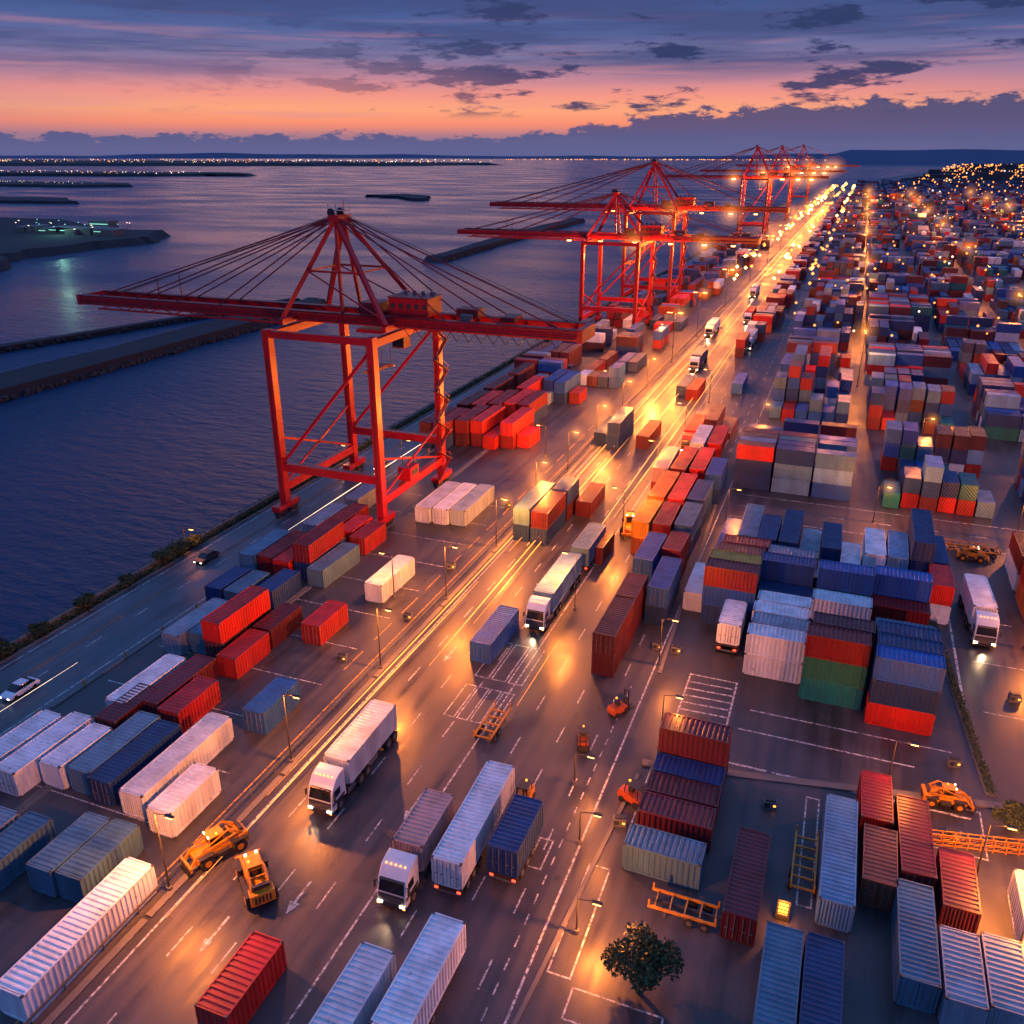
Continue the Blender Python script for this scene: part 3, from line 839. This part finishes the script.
for y0 in range(216,2200,46):
    for x0 in (-17,7,33,58,84,109,135,162,190,218,246,274,302,330,358,386):
        if x0>.26*y0+40 : continue
        block(x0+U(0,2.5),x0+24+U(-4,0),y0+U(0,4),y0+39+U(-7,2),.93,3 if R()<.6 else 4)
block(37,58,166,199); block(62,85,166,199); block(42,60,108,146); block(64,90,100,146)
QP=dict(red=3,white=2,dred=4,mar=3,blue=3,navy=4,ora=.4,grey=1)
for y0 in range(192,1500,48):
    block(-32.5 if y0>260 else -27,-20.5,y0,y0+40,.75,2,QP)
for y0 in range(234,700,44): block(-70.5,-57,y0,y0+34,.75,2,dict(navy=4,blue=3,dred=3,mar=3,red=1.5,white=1,grey=1))
for y0 in range(234,700,46): block(-90,-75,y0,y0+30,.6,2,dict(navy=4,blue=3,dred=3,mar=2,red=1.5,white=1,grey=1))

# city beyond
b=MB(); M_CITY=paint('city_wall',(.05,.05,.07),.8,dirt=.5,scale=.05)
for i in range(1500):
    y=2200+ (R()**1.2)*4800; x=U(60+(y-2200)*.13,.36*y+100)
    w,d,h=U(12,45),U(12,50),U(4,12)*(1+ (R()<.05)*1.3); b.box(x,y,h/2,w,d,h,M_CITY,U(0,1.5))
b.obj('city_buildings')
b=MB()
def pin(x,y,z,s,m): b.add([(x-s,y,z),(x,y-s,z),(x+s,y,z),(x,y+s,z),(x,y,z-s),(x,y,z+s)],[(0,1,5),(1,2,5),(2,3,5),(3,0,5),(1,0,4),(2,1,4),(3,2,4),(0,3,4)],m)
for i in range(1500):
    y=280+(R()**1.2)*5600; x=U(-20 if y<1500 else 20+(y-1500)*.1,.36*y+60); pin(x,y,U(9,16),.25+y*.0005*U(.4,1.7),M_PIN if R()<.93 else M_WHTL)
for i in range(180):
    y=420+(R()**1.4)*1500; x=random.choice((-52,-50,-34,-18))+U(-1,1); pin(x,y,U(7,14),.35+y*.0011,M_PIN if R()<.6 else M_SODF)
b.obj('distant_harbour_lights')
b=MB()
for i in range(460):
    t=R(); pin(-9000+t*6500+U(-50,50),4600+t*1100+U(-300,900),U(14,34),U(1.6,4.4),M_WHTL if R()<.5 else M_PIN)
for i in range(70): pin(U(-3100,-2000),U(2300,2600),8,U(.9,2.1),M_WHTL if R()<.7 else M_PIN)
for i in range(40): pin(U(-2100,-1600),U(1520,1620),5,U(.4,1.),M_WHTL)
for i in range(260): t=R(); pin(-3500+t*3800,8800+U(-200,900),20,U(2.4,6),M_PIN)
b.obj('distant_shore_lights')
e=empty('harbour_depot_building',(-605,560,2)); e.scale=(.75,.75,.75)
b=MB()
for i in range(9):
    x=-70+i*16; h=U(4,7); b.box(x,U(-10,10),h/2,14,18,h,M_CONC); b.box(x,-12,h*.6,10,.2,.7,M_GRNL); b.box(x,0,h+.3,14.4,18.4,.5,M_GREY)
b.box(10,30,6,30,14,12,M_CONC)
for k in range(2): b.box(10,22.8,4+k*4.5,26,.2,.8,M_GRNL)
b.obj('sheds',e)
b=MB()
for i in range(24): x,y=U(-120,60),U(-50,50); b.cyl((x,y,0),(x,y,9),.2,M_GREY,5); b.box(x,y,9.2,1.,1.,.6,M_GRNL if R()<.6 else M_WHTL)
b.obj('yard_lights',e)
lamp_light(e,(0,-25,16),9000,(.4,1,.75))

# ------------------------------------------------------------------ trees, bushes
def tree(x,y,h,r,name='tree',n=1500):
    e=empty(name,(x,y,0)); b=MB()
    b.cyl((0,0,0),(0,.1,h*.5),.22,M_BARK,8,.13)
    cl=[]
    for i in range(9):
        a=i*.9+U(0,.6); q=Vector((math.cos(a)*r*U(.4,.85),math.sin(a)*r*U(.4,.85),h*U(.5,.95))); b.cyl((0,0,h*U(.25,.45)),q,.09,M_BARK,5,.03); cl.append((q,r*U(.3,.5)))
    cl.append((Vector((0,0,h*.9)),r*.5)); b.obj('trunk_and_limbs',e)
    b=MB()
    for i in range(n):
        q,rr=random.choice(cl); d=Vector((random.gauss(0,1),random.gauss(0,1),random.gauss(0,.8))).normalized()*rr*(R()**.4)
        p=q+d; s=U(.1,.22); a=Vector((U(-1,1),U(-1,1),U(-1,1))).normalized(); c=a.orthogonal().normalized()
        b.add([p-a*s,p+c*s*.6,p+a*s,p-c*s*.6],[(0,1,2,3)],M_LEAF)
    b.obj('foliage',e)
tree(-8,48.6,4.8,2.8,n=3800)
tree(22.5,79.5,2.6,1.8,'bush',1500)
for x,y,r in((-98.5,72,1.3),(-98.7,80,1.5),(-98.4,96,1.8),(-98.6,99.5,1.8),(-98.3,103,1.5),(-98.5,88,1.2),(-98.6,66,1.6)): tree(x,y,r*1.4,r,'bush',1100)
b=MB()
for i in range(22000):
    y=50+(R()**1.3)*450; x=-98.6+U(-.5,.45)*1.2; z_=abs(random.gauss(0,.5)); s=U(.08,.2)*(1+y/300); a=Vector((U(-1,1),U(-1,1),U(-1,1))).normalized(); c=a.orthogonal().normalized(); p=Vector((x,y,z_))
    b.add([p-a*s,p+c*s*.6,p+a*s,p-c*s*.6],[(0,1,2,3)],M_LEAF)
b.obj('hedge')
b=MB()
for i in range(5000):
    t=R(); y=84+t*62; x=21.3-t*5.8+U(-.45,.45); z_=.15+abs(random.gauss(0,.25)); s=U(.08,.18); a=Vector((U(-1,1),U(-1,1),U(-1,1))).normalized(); c=a.orthogonal().normalized(); p=Vector((x,y,z_))
    b.add([p-a*s,p+c*s*.6,p+a*s,p-c*s*.6],[(0,1,2,3)],M_LEAF)
b.obj('hedge')
b=MB()
for i in range(50):
    x=-83.3; y=30+i*7; b.cyl((x,y,.16),(x,y,1.0),.12,M_YEL,8)
b.obj('bollard_row')
for i,(x,y) in enumerate(((-0.2,74),(-56,82),(-14,66),(-17.6,100),(18,88),(26,104),(-53,95),(-54,112),(-55,140),(17,76),(-15,100))):
    bb=MB(); bb.box(0,0,.45,1.3,.8,.9,M_GREY); bb.box(0,0,1.0,1.1,.6,.16,M_DARK); bb.box(.4,-.42,.5,.25,.04,.2,M_AMB); bb.box(-.3,-.42,.5,.5,.05,.5,M_DARK); bb.obj('equipment_cabinet',None,(x,y,0),U(-.2,.2),.04)
e=empty('work_light_tower',(2.2,60.2,0)); bb=MB(); bb.box(0,0,1.3,.8,.5,1.5,M_PIN); bb.box(0,0,.3,1.2,.9,.5,M_DARK); bb.box(0,0,2.2,1.05,.75,.16,M_DARK)
for sx in(-1,1):
    for sy in(-1,1): bb.box(sx*.5,sy*.35,1.3,.08,.08,1.7,M_DARK)
for k in range(4): bb.box(0,-.3,.75+k*.4,.9,.06,.06,M_DARK)
bb.obj('lamp_housing',e); lamp_light(e,(0,-1.2,1.6),700)
# long-exposure lamp trails of moving traffic
b=MB()
for x,y0,y1 in((-47.6,40,110),(-48.9,56,160),(-44.2,84,175),(-43.2,96,190),(-47.2,120,330),(-44.8,180,420),(-35.6,124,300),(-34.2,140,420),(-40.5,196,420),(-30.6,80,96),(-47.5,420,1100),(-44.8,460,1200),(-35,440,1200),(-87.5,52,68),(-86.6,110,240)):
    n=int((y1-y0)/4); ph=U(0,6)
    for i in range(n):
        ya=y0+i*4; xa=x+.25*math.sin(ya*.03+ph); xb=x+.25*math.sin((ya+4)*.03+ph); w=.085*min(1,i/5+.1,(n-i)/5)+y0*.00014
        b.beam((xa,ya,.75),(xb,ya+4,.75),w,w*.6,M_TRAIL if x>-80 else M_WHTL)
b.obj('light_trail')

# ------------------------------------------------------------------ lights
for i,y in enumerate((43,62,82,102,122,142,162,184,208,236)):
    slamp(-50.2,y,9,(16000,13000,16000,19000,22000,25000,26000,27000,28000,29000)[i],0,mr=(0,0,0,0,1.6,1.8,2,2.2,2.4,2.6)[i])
for y in(106,134,162,192,228): slamp(-31.2,y,9,15000,math.pi)
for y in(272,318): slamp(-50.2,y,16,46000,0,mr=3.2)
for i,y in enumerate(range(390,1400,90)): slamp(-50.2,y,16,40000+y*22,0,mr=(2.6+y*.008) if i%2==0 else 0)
for y in(100,170,225,300): slamp(-58,y,7,4000,math.pi)
for x,y,p,h in((-15,146,8500,7),(10,157,9000,7),(33,157,11000,7),(-16,206,10000,7),(20,207,13000,7),(60,207,15000,7),(-16.5,96,6000,7),(29,118,7500,7),(30,92,9000,7),
   (18.4,70.5,12000,7),(10.9,80,3000,7),(20.5,62,8000,4),(-14.2,52.0,7000,4),(-12.8,79.5,2200,7),(-83,150,2000,7),(-20,70,2200,4),(-17,62,2200,4)):
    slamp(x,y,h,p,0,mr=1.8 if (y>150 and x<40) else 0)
for y in range(258,1400,92):
    for j,x in enumerate((6,57,134,217)):
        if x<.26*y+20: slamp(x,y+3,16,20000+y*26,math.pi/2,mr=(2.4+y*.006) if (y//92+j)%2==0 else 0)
for x,y in((-99,102),(-99,150)): slamp(x,y,4,500,0)

# ------------------------------------------------------------------ world
w=bpy.data.worlds.new('World'); scene.world=w; w.use_nodes=True; nt=w.node_tree; L=nt.links.new
bg=nt.nodes['Background']
tc=N(nt,'ShaderNodeTexCoord'); nm=N(nt,'ShaderNodeVectorMath',operation='NORMALIZE'); L(tc.outputs['Generated'],nm.inputs[0])
sp=N(nt,'ShaderNodeSeparateXYZ'); L(nm.outputs[0],sp.inputs[0]); Z=sp.outputs['Z']
az=N(nt,'ShaderNodeMath',operation='ARCTAN2'); L(sp.outputs['X'],az.inputs[0]); L(sp.outputs['Y'],az.inputs[1]); AZ=az.outputs[0]
def ramp(stops):
    r=N(nt,'ShaderNodeValToRGB'); L(Z,r.inputs['Fac']); el=r.color_ramp.elements
    while len(el)<len(stops): el.new(.5)
    for e_,(p_,c_) in zip(el,stops): e_.position=p_; e_.color=(*s2l(c_),1)
    return r.outputs['Color']
warm=ramp([(0,(118,116,156)),(.018,(165,122,142)),(.030,(250,144,114)),(.044,(255,168,126)),(.058,(246,152,136)),(.074,(196,136,154)),(.092,(130,120,160)),(.115,(86,102,156)),(.15,(58,84,142)),(.3,(78,116,194)),(1,(122,164,240))])
cool=ramp([(0,(86,98,146)),(.03,(140,116,148)),(.05,(146,122,156)),(.075,(104,112,164)),(.10,(76,98,158)),(.14,(54,80,140)),(.3,(78,114,192)),(1,(122,164,240))])
def mrange(v,a,b_,c,d):
    m=N(nt,'ShaderNodeMapRange'); m.interpolation_type='SMOOTHSTEP'
    m.inputs['From Min'].default_value=a; m.inputs['From Max'].default_value=b_; m.inputs['To Min'].default_value=c; m.inputs['To Max'].default_value=d; L(v,m.inputs['Value']); return m.outputs['Result']
def math_(op,a,b_=None):
    m=N(nt,'ShaderNodeMath',operation=op)
    for i,v in enumerate((a,b_)):
        if v is None: continue
        if isinstance(v,(int,float)): m.inputs[i].default_value=v
        else: L(v,m.inputs[i])
    return m.outputs[0]
def mix(f,a,b_):
    m=N(nt,'ShaderNodeMix',data_type='RGBA')
    for k,v in(('Factor',f),('A',a),('B',b_)):
        if isinstance(v,tuple): m.inputs[k].default_value=(*s2l(v),1)
        elif isinstance(v,(int,float)): m.inputs[k].default_value=v
        else: L(v,m.inputs[k])
    return m.outputs['Result']
def noise(kx,kz,off,det=6,rough=.55):
    c=N(nt,'ShaderNodeCombineXYZ'); L(math_('MULTIPLY',AZ,kx),c.inputs[0]); L(math_('MULTIPLY',Z,kz),c.inputs[1]); c.inputs[2].default_value=off
    n=N(nt,'ShaderNodeTexNoise'); n.inputs['Scale'].default_value=1; n.inputs['Detail'].default_value=det; n.inputs['Roughness'].default_value=rough; L(c.outputs[0],n.inputs['Vector']); return n.outputs['Fac']
dist=math_('ABSOLUTE',math_('ADD',AZ,.40))
wf=mrange(dist,.22,.9,1,.2)
sky=mix(wf,cool,warm)
st=mrange(noise(2.5,38,3.1,9,.64),.40,.60,0,1); st=math_('MULTIPLY',st,mrange(Z,.06,.095,0,.85))
st=math_('MULTIPLY',st,mrange(Z,.2,.35,1,0))
sky=mix(st,sky,(70,80,128))
st2=mrange(noise(3.5,85,9.3),.52,.70,0,.35); st2=math_('MULTIPLY',st2,mrange(Z,.10,.14,1,0)); sky=mix(st2,sky,(222,146,150))
pf=mrange(noise(10,48,5.7,9,.64),.525,.60,0,.92); pf=math_('MULTIPLY',pf,mrange(Z,.034,.045,0,1)); pf=math_('MULTIPLY',pf,mrange(Z,.18,.3,1,0)); pf=math_('MULTIPLY',pf,mrange(AZ,-.8,-.25,.1,1))
sky=mix(pf,sky,(50,60,104))
h=math_('ADD',math_('MULTIPLY',noise(30,70,1.3,9,.65),.046),mrange(AZ,-.45,-.02,-.004,.026))
bk=mrange(math_('SUBTRACT',h,Z),-.0012,.003,0,1)
bankc=mix(mrange(Z,.0,.045,0,1),(94,98,146),(62,74,120))
sky=mix(math_('MULTIPLY',bk,.92),sky,bankc)
L(sky,bg.inputs['Color']); bg.inputs['Strength'].default_value=1.0

sl=bpy.data.lights.new('sun','SUN'); sl.energy=.06; sl.angle=math.radians(25); sl.color=(1,.55,.42)
so=bpy.data.objects.new('sun',sl); COL.objects.link(so)
azs=math.radians(-30); el=math.radians(7)
d=Vector((math.sin(azs)*math.cos(el),math.cos(azs)*math.cos(el),math.sin(el)))
so.rotation_euler=(-d).to_track_quat('-Z','Y').to_euler(); so.location=(0,0,100)

cam=bpy.data.cameras.new('camera'); co=bpy.data.objects.new('camera',cam); COL.objects.link(co)
cam.sensor_width=36; cam.lens=850/1024*36; cam.clip_end=80000; cam.clip_start=.5
co.location=(0,0,62); co.rotation_euler=(math.radians(90-22.78),0,math.radians(21.2)); scene.camera=co
